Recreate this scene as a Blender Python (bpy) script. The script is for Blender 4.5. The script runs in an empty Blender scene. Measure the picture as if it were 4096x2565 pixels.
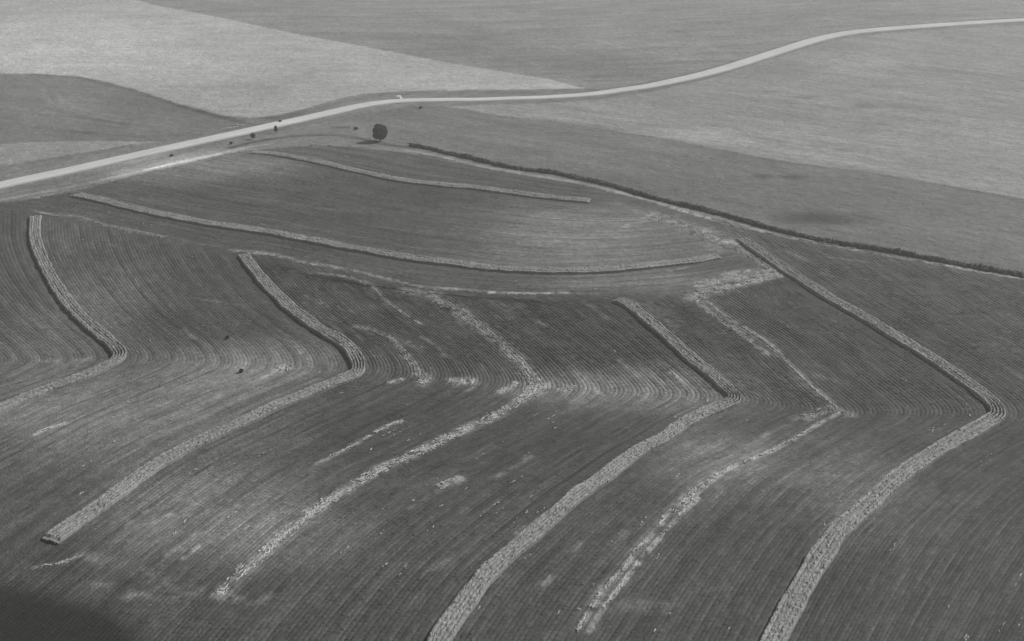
import bpy, math, random
import numpy as np
from mathutils import Vector

# ---------------------------------------------------------------- camera, world, sun, exposure
# <<CAM
CAM_H = 130.0
PITCH = 25.0
LENS = 35.79
# CAM>>
sc = bpy.context.scene
COL = sc.collection
cd = bpy.data.cameras.new('camera'); cam = bpy.data.objects.new('camera', cd); COL.objects.link(cam)
cd.lens = LENS; cd.sensor_width = 36; cd.clip_start = 1; cd.clip_end = 30000
cam.location = (0, 0, CAM_H); cam.rotation_euler = (math.radians(90 - PITCH), 0, 0)
sc.camera = cam
SUN = Vector((0.87, 0.49, 0)).normalized()
SUN_EL = math.radians(37)
world = bpy.data.worlds.new('World'); sc.world = world; world.use_nodes = True
wn = world.node_tree; bgn = wn.nodes['Background']
sky = wn.nodes.new('ShaderNodeTexSky'); sky.sky_type = 'NISHITA'; sky.sun_disc = False
sky.sun_elevation = SUN_EL; sky.sun_rotation = math.atan2(SUN.x, SUN.y)
bw = wn.nodes.new('ShaderNodeRGBToBW')           # the photograph is black and white
wn.links.new(sky.outputs[0], bw.inputs[0]); wn.links.new(bw.outputs[0], bgn.inputs[0])
bgn.inputs[1].default_value = 0.07
sl = bpy.data.lights.new('sun', 'SUN'); sl.energy = 4.4; sl.angle = math.radians(0.5); sl.color = (1, .995, .98)
so = bpy.data.objects.new('sun', sl); COL.objects.link(so)
dirv = Vector((SUN.x * math.cos(SUN_EL), SUN.y * math.cos(SUN_EL), math.sin(SUN_EL)))
so.rotation_euler = dirv.to_track_quat('Z', 'Y').to_euler(); so.location = dirv * 400
sc.view_settings.view_transform = 'Standard'; sc.view_settings.look = 'None'
sc.view_settings.exposure = 0.32; sc.view_settings.gamma = 1; sc.view_settings.use_curve_mapping = False

# ---------------------------------------------------------------- lie of the land (metres)
# <<RELIEF
def relief(x, y):
    g = lambda cx, cy, s, t, a: a * np.exp(-((x - cx) / s) ** 2 / 2 - ((y - cy) / t) ** 2 / 2)
    return (g(380, 960, 230, 210, 24) + g(-380, 900, 230, 190, 14) + g(20, 640, 170, 80, -4)
            + g(60, 330, 120, 60, 1.5) + g(20, 226, 190, 26, -1.6) + g(-60, 430, 90, 50, 2.0))
# RELIEF>>

# everything below in world metres: traced field lines, crop strips, tracks, road
CURVES = {
'strip_a':[(-183.0,371.2),(-172.8,347.0),(-158.9,321.8),(-145.3,300.2),(-134.1,284.3),(-124.0,272.3),(-116.3,263.9),(-111.7,258.3),(-110.3,255.3),(-110.6,252.2),(-113.5,247.6),(-117.3,242.6),(-122.6,237.8),(-125.9,234.2),(-130.6,227.8),(-136.3,219.3)],
'strip_b':[(-93.4,330.1),(-86.0,315.8),(-78.8,302.7),(-74.1,295.3),(-68.0,285.5),(-61.6,277.2),(-56.6,271.0),(-50.6,265.2),(-46.8,260.3),(-43.8,254.2),(-42.4,249.9),(-42.3,246.2),(-44.4,243.4),(-48.5,239.9),(-54.6,234.4),(-61.8,227.5),(-68.7,219.0),(-73.8,213.3),(-78.8,206.4),(-82.5,200.4),(-85.2,194.7),(-87.3,189.2),(-89.7,183.1),(-92.5,177.2),(-95.2,170.8)],
'strip_c':[(32.8,291.1),(36.1,287.2),(39.3,279.8),(42.7,272.0),(45.4,265.4),(47.9,258.9),(50.7,252.0),(53.6,246.0),(56.1,239.8),(57.7,235.4),(58.2,232.8),(56.7,230.2),(50.1,225.6),(42.3,219.1),(37.1,212.7),(30.7,207.2),(24.6,199.9),(19.8,193.7),(15.0,188.3),(10.6,182.1),(6.4,176.3),(2.5,170.8),(-1.3,165.5),(-4.6,160.6),(-7.3,155.4),(-9.4,150.6),(-12.2,144.3),(-14.7,136.9)],
'strip_d':[(82.4,344.0),(85.4,333.5),(88.9,322.5),(92.2,312.1),(95.7,302.4),(99.1,293.2),(103.2,284.6),(106.7,277.3),(111.5,266.5),(117.6,252.9),(122.0,240.2),(124.2,230.4),(123.7,225.1),(120.1,220.9),(105.8,210.1),(89.8,196.8),(75.9,182.0),(71.4,177.6),(67.2,172.9),(63.9,168.1),(60.9,163.9),(57.9,159.3),(55.2,155.1),(52.2,150.2),(48.0,143.2),(44.1,136.9)],
'strip_e':[(-177.8,396.9),(-165.6,390.4),(-153.4,382.6),(-136.7,372.9),(-124.8,366.9),(-113.2,361.1),(-102.3,357.2),(-87.3,351.2),(-80.1,347.2),(-69.6,342.4),(-59.3,336.8),(-51.4,333.5),(-42.2,329.0),(-30.3,324.1),(-19.7,321.0),(-7.5,316.9),(4.0,314.8),(19.0,313.9),(32.3,314.9),(46.0,318.2),(62.3,322.9),(71.1,327.0)],
'strip_f':[(-120.1,458.1),(-110.2,454.8),(-96.5,446.3),(-83.2,437.6),(-69.9,427.4),(-60.5,421.0),(-48.4,413.2),(-31.3,406.3),(-17.5,402.9),(-9.1,399.5),(7.0,393.1),(20.1,388.5),(31.1,386.1)],
'hedge':[(-48.0,470.0),(-37.5,462.4),(-28.4,453.9),(-19.1,447.1),(-9.9,438.8),(1.9,430.5),(16.1,425.0),(27.0,417.5),(35.1,412.1),(42.8,405.0),(52.5,394.7),(64.4,384.1),(76.4,374.5),(87.1,364.0),(95.0,355.4),(105.1,347.0),(115.2,340.4),(125.4,335.3),(138.2,328.2),(156.1,318.1),(174.3,308.2)],
'track':[(-50.5,462.6),(-34.4,451.9),(-16.3,436.5),(-3.9,428.2),(13.0,419.2),(29.4,410.1),(42.3,399.5),(54.5,388.7),(68.5,373.3),(77.3,365.5),(85.8,357.8),(98.3,348.6),(110.5,340.5),(124.6,332.8),(137.4,325.8),(155.1,315.8),(173.3,306.1)],
'road':[(-225.3,399.8),(-214.7,410.8),(-205.1,420.7),(-195.2,430.1),(-178.4,448.0),(-160.4,467.8),(-141.2,489.3),(-119.8,514.5),(-108.8,528.1),(-97.2,542.5),(-85.2,557.6),(-71.9,568.9),(-57.6,574.4),(-35.2,576.9),(-21.8,577.5),(-5.2,580.1),(17.5,583.5),(32.9,587.0),(48.6,592.5),(64.8,601.6),(81.7,611.2),(99.2,623.9),(115.7,636.3),(138.5,655.8),(170.1,684.9),(203.8,714.3),(226.1,729.6),(243.1,737.1),(262.8,741.9),(301.3,749.0),(400.8,767.4)],
'g_b':[(-112.8,365.6),(-102.5,346.8),(-93.4,330.1),(-86.0,315.8),(-78.8,302.7),(-74.1,295.3),(-68.0,285.5),(-61.6,277.2),(-56.6,271.0),(-50.6,265.2),(-46.8,260.3),(-43.8,254.2),(-42.4,249.9),(-42.3,246.2),(-44.4,243.4),(-48.5,239.9),(-54.6,234.4),(-61.8,227.5),(-68.7,219.0),(-73.8,213.3),(-78.8,206.4),(-82.5,200.4),(-85.2,194.7),(-87.3,189.2),(-89.7,183.1),(-92.5,177.2),(-95.2,170.8),(-98.3,162.5),(-102.4,151.8),(-106.4,141.1)],
'g_a':[(-198.3,409.2),(-190.9,389.9),(-183.0,371.2),(-172.8,347.0),(-158.9,321.8),(-145.3,300.2),(-134.1,284.3),(-124.0,272.3),(-116.3,263.9),(-111.7,258.3),(-110.3,255.3),(-110.6,252.2),(-113.5,247.6),(-117.3,242.6),(-122.6,237.8),(-125.9,234.2),(-130.6,227.8),(-136.3,219.3),(-142.7,207.6)],
'g_0':[(-273.3,410.5),(-260.5,388.5),(-220.9,325.1),(-196.3,296.2),(-175.5,274.5),(-158.7,258.3),(-153.3,253.3),(-153.9,248.5),(-162.7,234.6),(-175.5,211.3)],
'g_1':[(-55.6,330.4),(-47.7,315.1),(-34.6,298.7),(-26.0,296.6),(-21.4,289.5),(-17.0,284.6),(-13.5,277.9),(-8.9,271.5),(-3.8,262.6),(-0.7,257.1),(2.6,250.5),(4.7,244.8),(6.3,240.5),(5.8,237.7),(3.2,233.6),(0.3,229.7),(-6.1,222.3),(-12.3,217.1),(-17.2,212.0),(-24.7,204.1),(-30.2,199.3),(-34.3,193.8),(-38.3,188.6),(-42.8,182.0),(-46.9,175.1),(-50.5,167.2),(-53.4,161.2),(-55.9,154.8),(-59.7,145.5),(-62.4,136.9)],
'g_c':[(20.2,314.3),(26.4,302.0),(32.8,291.1),(36.1,287.2),(39.3,279.8),(42.7,272.0),(45.4,265.4),(47.9,258.9),(50.7,252.0),(53.6,246.0),(56.1,239.8),(57.7,235.4),(58.2,232.8),(56.7,230.2),(50.1,225.6),(42.3,219.1),(37.1,212.7),(30.7,207.2),(24.6,199.9),(19.8,193.7),(15.0,188.3),(10.6,182.1),(6.4,176.3),(2.5,170.8),(-1.3,165.5),(-4.6,160.6),(-7.3,155.4),(-9.4,150.6),(-12.2,144.3),(-14.7,136.9),(-17.7,129.0)],
'g_2':[(49.9,314.1),(54.0,303.6),(58.4,293.1),(60.8,284.5),(64.2,277.5),(68.1,269.3),(71.5,262.1),(74.7,255.7),(76.2,249.9),(78.0,243.7),(79.8,237.1),(81.8,231.6),(83.6,226.7),(83.4,224.6),(81.0,222.9),(76.8,220.0),(69.9,213.9),(63.3,207.9),(57.2,203.4),(51.5,199.7),(45.7,194.7),(41.6,189.8),(37.9,184.4),(33.8,178.9),(31.0,174.8),(27.7,169.7),(24.8,165.4),(22.0,160.5),(19.4,156.6),(16.0,150.6),(12.6,144.3),(8.8,136.9),(5.2,129.0)],
'g_d':[(73.9,382.2),(78.6,362.2),(82.4,344.0),(85.4,333.5),(88.9,322.5),(92.2,312.1),(95.7,302.4),(99.1,293.2),(103.2,284.6),(106.7,277.3),(111.5,266.5),(117.6,252.9),(122.0,240.2),(124.2,230.4),(123.7,225.1),(120.1,220.9),(105.8,210.1),(89.8,196.8),(75.9,182.0),(71.4,177.6),(67.2,172.9),(63.9,168.1),(60.9,163.9),(57.9,159.3),(55.2,155.1),(52.2,150.2),(48.0,143.2),(44.1,136.9),(38.7,128.1)],
'g_3':[(128.4,391.5),(132.2,365.5),(143.4,322.4),(154.2,282.0),(162.5,248.1),(166.4,230.2),(164.9,223.8),(159.8,218.6),(133.3,200.0),(114.1,184.4),(102.2,172.1),(90.5,158.6),(80.8,146.6),(71.8,134.8),(66.5,128.1)],
'm_u':[(-268.2,483.3),(-209.1,489.7),(-125.9,489.2),(-92.2,486.3),(-64.0,475.0),(-34.5,453.4),(-1.3,431.6),(34.3,410.8),(60.5,406.9),(97.8,417.1),(129.2,433.7)],
'm_f':[(-257.4,461.3),(-202.2,471.7),(-152.8,474.7),(-120.1,458.1),(-110.2,454.8),(-96.5,446.3),(-83.2,437.6),(-69.9,427.4),(-60.5,421.0),(-48.4,413.2),(-31.3,406.3),(-17.5,402.9),(-9.1,399.5),(7.0,393.1),(20.1,388.5),(31.1,386.1),(49.3,385.4),(70.4,391.3),(96.7,403.3),(124.2,414.6)],
'm_e':[(-239.5,424.9),(-204.1,411.1),(-177.8,396.9),(-165.6,390.4),(-153.4,382.6),(-136.7,372.9),(-124.8,366.9),(-113.2,361.1),(-102.3,357.2),(-87.3,351.2),(-80.1,347.2),(-69.6,342.4),(-59.3,336.8),(-51.4,333.5),(-42.2,329.0),(-30.3,324.1),(-19.7,321.0),(-7.5,316.9),(4.0,314.8),(19.0,313.9),(32.3,314.9),(46.0,318.2),(62.3,322.9),(71.1,327.0),(88.6,335.6),(109.2,345.7)],
'm_b':[(-224.4,394.3),(-186.5,377.1),(-162.1,366.0),(-135.2,352.8),(-113.5,342.1),(-96.0,332.8),(-73.4,323.0),(-47.0,309.0),(-28.2,300.6),(-3.6,296.0),(16.5,295.2),(39.4,296.3),(58.9,300.2),(76.6,307.1),(88.9,312.1),(101.8,318.0)],
'r_a':[(-285.8,410.6),(-185.8,375.6),(-161.6,364.6),(-134.8,351.4),(-113.1,340.8),(-95.9,332.4),(-73.2,322.2),(-46.9,308.3),(-28.1,299.9),(-3.6,295.3),(16.5,294.8),(39.3,295.0),(58.2,295.6),(87.3,311.0),(81.0,346.2),(72.9,366.4),(85.5,356.2),(97.8,346.8),(110.1,338.8),(124.1,331.1),(136.8,324.2),(154.5,314.3),(198.5,291.8),(152.5,123.5),(-31.1,123.5),(-111.7,123.5)],
'r_b':[(-232.9,378.0),(-212.9,384.7),(-193.0,392.6),(-177.3,406.2),(-164.7,420.9),(-147.9,437.9),(-130.2,457.0),(-112.5,465.7),(-93.5,470.1),(-73.1,467.5),(-62.4,461.8),(-50.0,457.1),(-34.2,448.9),(-16.2,433.8),(-3.8,425.6),(13.0,416.7),(29.3,407.7),(42.1,397.2),(54.3,386.6),(68.1,370.8),(72.9,366.4),(81.0,346.2),(87.3,311.0),(58.2,295.6),(39.3,295.0),(16.5,294.8),(-3.6,295.3),(-28.1,299.9),(-46.9,308.3),(-73.2,322.2),(-95.9,332.4),(-113.1,340.8),(-134.8,351.4),(-161.6,364.6),(-185.8,375.6),(-285.8,410.6)],
'f_light':[(-472.7,634.3),(-292.4,626.7),(-263.1,621.6),(-237.9,606.8),(-211.4,585.5),(-180.1,555.9),(-152.6,533.6),(-137.4,528.3),(-124.2,535.5),(-113.0,551.1),(-99.1,576.9),(-86.0,591.5),(-59.9,599.8),(-22.7,604.9),(2.5,605.1),(44.2,607.7),(19.0,637.3),(-40.6,676.9),(-59.2,690.1),(-107.8,723.7),(-160.5,758.5),(-224.0,807.5),(-291.6,857.1),(-357.5,935.0),(-735.1,1018.2)],
'f_left':[(-470.4,630.9),(-291.5,624.6),(-262.1,619.0),(-236.8,603.7),(-210.4,582.5),(-179.2,552.9),(-151.6,529.8),(-139.5,519.8),(-131.1,511.5),(-144.8,498.0),(-160.4,479.6),(-183.9,476.8),(-198.5,462.0),(-217.1,449.0),(-239.7,433.0),(-299.5,378.4)],
'f_top':[(-357.5,935.0),(-291.6,857.1),(-224.0,807.5),(-160.5,758.5),(-107.8,723.7),(-59.2,690.1),(-40.6,676.9),(19.0,637.3),(47.4,607.1),(65.9,612.9),(83.1,623.0),(101.0,636.1),(117.8,649.0),(140.9,668.6),(173.0,698.2),(207.5,728.7),(229.7,742.8),(265.9,751.8),(304.5,757.8),(440.9,785.2),(492.8,885.5)],
'f_right':[(-36.8,560.2),(-19.2,545.8),(-4.8,536.2),(16.0,526.8),(36.0,513.2),(54.8,499.8),(73.1,487.8),(96.1,468.4),(122.0,447.1),(155.9,429.7),(230.0,377.1),(415.2,591.0),(426.1,756.3),(296.8,736.7),(259.0,730.0),(232.8,721.3),(200.4,701.2),(167.2,671.8),(135.7,641.3),(113.1,620.3),(97.0,608.3),(79.6,593.8),(63.0,583.6),(47.3,574.2),(17.1,569.4)],
'f_pasture':[(-47.8,467.5),(-61.3,469.1),(-68.4,477.5),(-74.7,509.4),(-69.8,541.3),(-53.3,560.9),(-36.8,560.2),(-19.2,545.8),(-4.8,536.2),(16.0,526.8),(36.0,513.2),(54.8,499.8),(73.1,487.8),(96.1,468.4),(122.0,447.1),(155.9,429.7),(230.0,377.1),(200.3,295.0),(156.1,318.1),(125.4,335.3),(105.2,347.4),(87.1,364.2),(64.4,384.1),(42.8,405.2),(27.1,417.9),(1.9,431.0),(-19.1,447.1)],
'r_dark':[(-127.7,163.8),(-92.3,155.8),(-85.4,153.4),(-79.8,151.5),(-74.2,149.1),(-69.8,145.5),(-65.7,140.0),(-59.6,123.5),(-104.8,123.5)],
'wedge':[(-258.7,472.1),(-230.1,479.5),(-209.9,481.0),(-185.3,480.8),(-167.3,478.9),(-181.3,475.2),(-190.2,466.3),(-198.0,460.5),(-216.5,447.6),(-238.8,431.1)],
'h_t':[(-126.1,160.9),(-106.4,161.7),(-97.2,163.8),(-87.2,166.4),(-73.8,162.3),(-62.1,156.6),(-53.4,151.5),(-43.9,144.6),(-32.1,133.8)],
'h_b':[(-109.0,130.9),(-94.5,136.9),(-86.9,140.0),(-77.9,142.2),(-66.4,140.0),(-56.2,135.9),(-48.7,132.9),(-40.4,128.1),(-30.8,121.7)],
'r_h':[(-130.9,155.1),(-106.2,161.4),(-97.1,163.5),(-87.1,166.1),(-73.8,162.1),(-62.0,156.3),(-53.4,151.2),(-43.9,144.3),(-33.0,134.8),(-28.3,107.2),(-101.9,107.2)],
}
APEX = {'g_0': 6, 'g_a': 10, 'g_b': 13, 'g_1': 12, 'g_c': 12, 'g_2': 13, 'g_d': 14, 'g_3': 6}
ROAD_W = [9.3, 9.2, 9.2, 9.3, 9.4, 9.7, 9.8, 9.8, 9.3, 8.9, 9.2, 9.2, 8.3, 7.7, 7.3, 7.3, 7.2, 7.9, 8.1, 8.4, 8.9, 9.2, 9.5, 9.8, 9.4, 10.0, 9.6, 9.2, 9.6, 9.0, 7.5]
BLOBS=[(28.3,352.2,32.5,27.6,0.4),(-138.0,437.1,35.6,18.8,0.42),(40.3,304.5,22.0,7.5,0.22),(18.1,329.8,29.4,11.9,0.12),(-67.3,253.7,19.0,10.8,0.2),(-97.0,222.7,31.0,17.8,0.4),(-81.2,184.9,18.5,9.8,0.08),(-67.3,185.3,18.5,13.9,0.38),(-51.0,169.6,19.1,8.5,0.18),(33.1,238.4,24.9,9.2,0.4),(38.6,228.6,15.3,6.4,0.15),(47.0,202.6,10.9,11.4,0.36),(74.5,192.2,14.3,15.6,0.25),(-130.4,270.4,16.0,35.6,0.22),(-158.2,334.9,17.8,32.3,0.08),(-77.4,246.6,20.9,10.4,0.32),(-91.9,274.8,19.0,14.1,-0.05),(-45.0,218.2,11.6,8.3,-0.12),(-100.5,317.3,19.9,22.1,-0.1),(-75.1,179.8,10.9,6.2,-0.14),(23.7,266.5,22.1,18.1,-0.08),(4.2,201.5,24.7,18.7,-0.08),(-8.7,346.5,38.3,12.8,-0.04),(-59.8,385.1,50.2,25.3,-0.06),(-94.7,164.1,10.2,8.0,-0.12),(118.4,367.8,14.2,6.5,-0.42),(107.5,422.4,3.6,3.2,-0.4),(120.7,422.0,4.4,3.2,-0.35),(52.3,415.9,62.4,36.8,-0.05),(-11.7,488.2,41.0,52.2,0.03),(83.9,392.3,51.0,27.7,-0.06),(-302.5,707.8,74.4,75.6,0.14),(-85.0,674.3,83.1,46.9,0.0),(-155.7,578.3,48.1,41.5,-0.1),(-116.3,613.4,38.2,33.5,-0.06),(66.3,661.9,54.5,34.0,-0.1),(140.4,568.0,59.2,40.6,-0.05),(101.4,485.3,41.1,20.3,0.08),(150.1,448.1,28.7,20.7,0.08),(192.7,552.8,6.0,4.7,-0.3),(155.3,465.1,5.2,2.9,-0.2),(150.3,589.0,4.9,3.2,-0.15),(166.2,574.9,4.8,3.0,-0.2),(-30.7,700.1,45.9,29.9,-0.08),(-44.5,743.2,27.2,15.9,-0.1),(34.4,681.1,30.8,23.0,-0.08),(-244.2,553.3,23.1,37.3,0.08),(-203.7,537.1,35.9,45.8,-0.05),(170.9,644.6,23.9,19.3,-0.12),(215.4,700.3,20.0,13.4,-0.12),(216.9,666.4,32.8,26.7,0.1)]  # soil and crop patches; pale ones along the chevron bends paint sunlit slopes
LINES = [([(-50.5,462.6),(-34.4,451.9),(-16.3,436.5),(-3.9,428.2),(13.0,419.2),(29.4,410.1),(42.3,399.5),(54.5,388.7),(68.5,373.3),(77.3,365.5),(85.8,357.8),(98.3,348.6),(110.5,340.5),(124.6,332.8),(137.4,325.8),(155.1,315.8),(173.3,306.1)],1.8,0.9),([(-45.0,757.7),(-16.9,723.8),(19.7,665.5)],2.8,0.2),([(55.6,741.9),(92.4,700.6),(104.9,685.4),(119.4,679.2)],3,0.2),([(-2.2,756.1),(35.8,712.4),(59.0,673.7)],3,0.16),([(128.0,724.7),(141.5,701.5),(169.0,696.5)],3,0.18),([(-101.8,766.5),(-75.0,745.6),(-42.8,711.1)],3,-0.12),([(-291.6,624.6),(-262.2,618.9),(-236.7,603.7),(-210.3,582.5),(-179.2,552.9),(-151.5,529.8),(-134.3,516.1),(-121.9,508.9)],5,-0.33),([(-180.1,555.9),(-159.3,536.3),(-141.9,520.6)],7,-0.25),([(-125.5,525.8),(-111.4,542.0),(-97.3,565.6),(-84.8,582.7),(-59.3,593.0),(-22.6,597.6),(10.7,596.6),(48.4,603.6)],7,-0.17),([(-144.5,531.0),(-123.0,529.7),(-114.9,539.9)],5,-0.25),([(-34.6,565.8),(-13.6,568.9),(22.3,572.6),(47.8,582.0),(72.9,597.7),(100.6,617.0),(136.2,643.4)],5,-0.2),([(-215.0,444.2),(-205.0,453.6),(-194.2,466.3),(-182.6,472.9)],5,-0.28),([(-199.9,408.7),(-183.9,423.5),(-166.5,442.7),(-149.0,461.4)],6,-0.2),([(-213.4,385.8),(-196.0,399.6),(-187.6,405.5),(-171.6,420.0),(-152.2,439.4),(-137.3,454.3),(-128.1,464.5),(-114.5,474.6)],2.6,0.75),([(-194.0,394.7),(-183.6,399.8),(-169.5,413.9),(-160.0,423.1)],2.2,0.5),([(-197.9,404.1),(-181.8,417.9),(-168.1,431.0)],1.6,0.2),([(-132.7,467.0),(-120.0,481.4),(-105.3,489.9),(-89.0,491.7),(-75.7,486.3),(-64.1,475.8),(-51.2,467.5),(-47.0,465.1)],3.6,-0.6),([(-93.1,516.8),(-76.3,539.1),(-52.8,555.5),(-45.9,556.8)],3,-0.18),([(-24.8,552.9),(-19.3,546.6),(-4.7,536.2),(16.2,527.2),(36.0,513.5),(54.7,498.9),(72.9,486.9),(95.9,467.9),(121.9,446.4),(155.9,429.4),(204.0,392.5)],4,-0.2),([(-264.3,590.3),(-247.9,561.2),(-226.4,541.3),(-200.6,525.6)],2.8,0.2),([(-273.5,594.9),(-259.0,565.6),(-235.3,540.9),(-208.7,523.6),(-178.9,512.7)],2.8,0.2),([(-253.9,542.1),(-229.0,524.9),(-194.6,508.1),(-166.4,499.7)],2.8,0.18),([(-241.5,507.4),(-212.2,497.8),(-182.1,489.6),(-164.4,492.9)],2.8,-0.25),([(-252.8,533.1),(-225.4,526.7),(-197.0,515.0)],2.4,-0.2),([(-261.0,600.9),(-238.2,566.6),(-206.2,542.1),(-174.3,526.4)],2.4,0.16),([(-93.6,158.8),(-82.3,155.8),(-70.6,152.6),(-60.4,150.6)],3,0.25),([(-92.7,156.7),(-81.7,154.2),(-70.2,151.5)],2,-0.15)]
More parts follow.
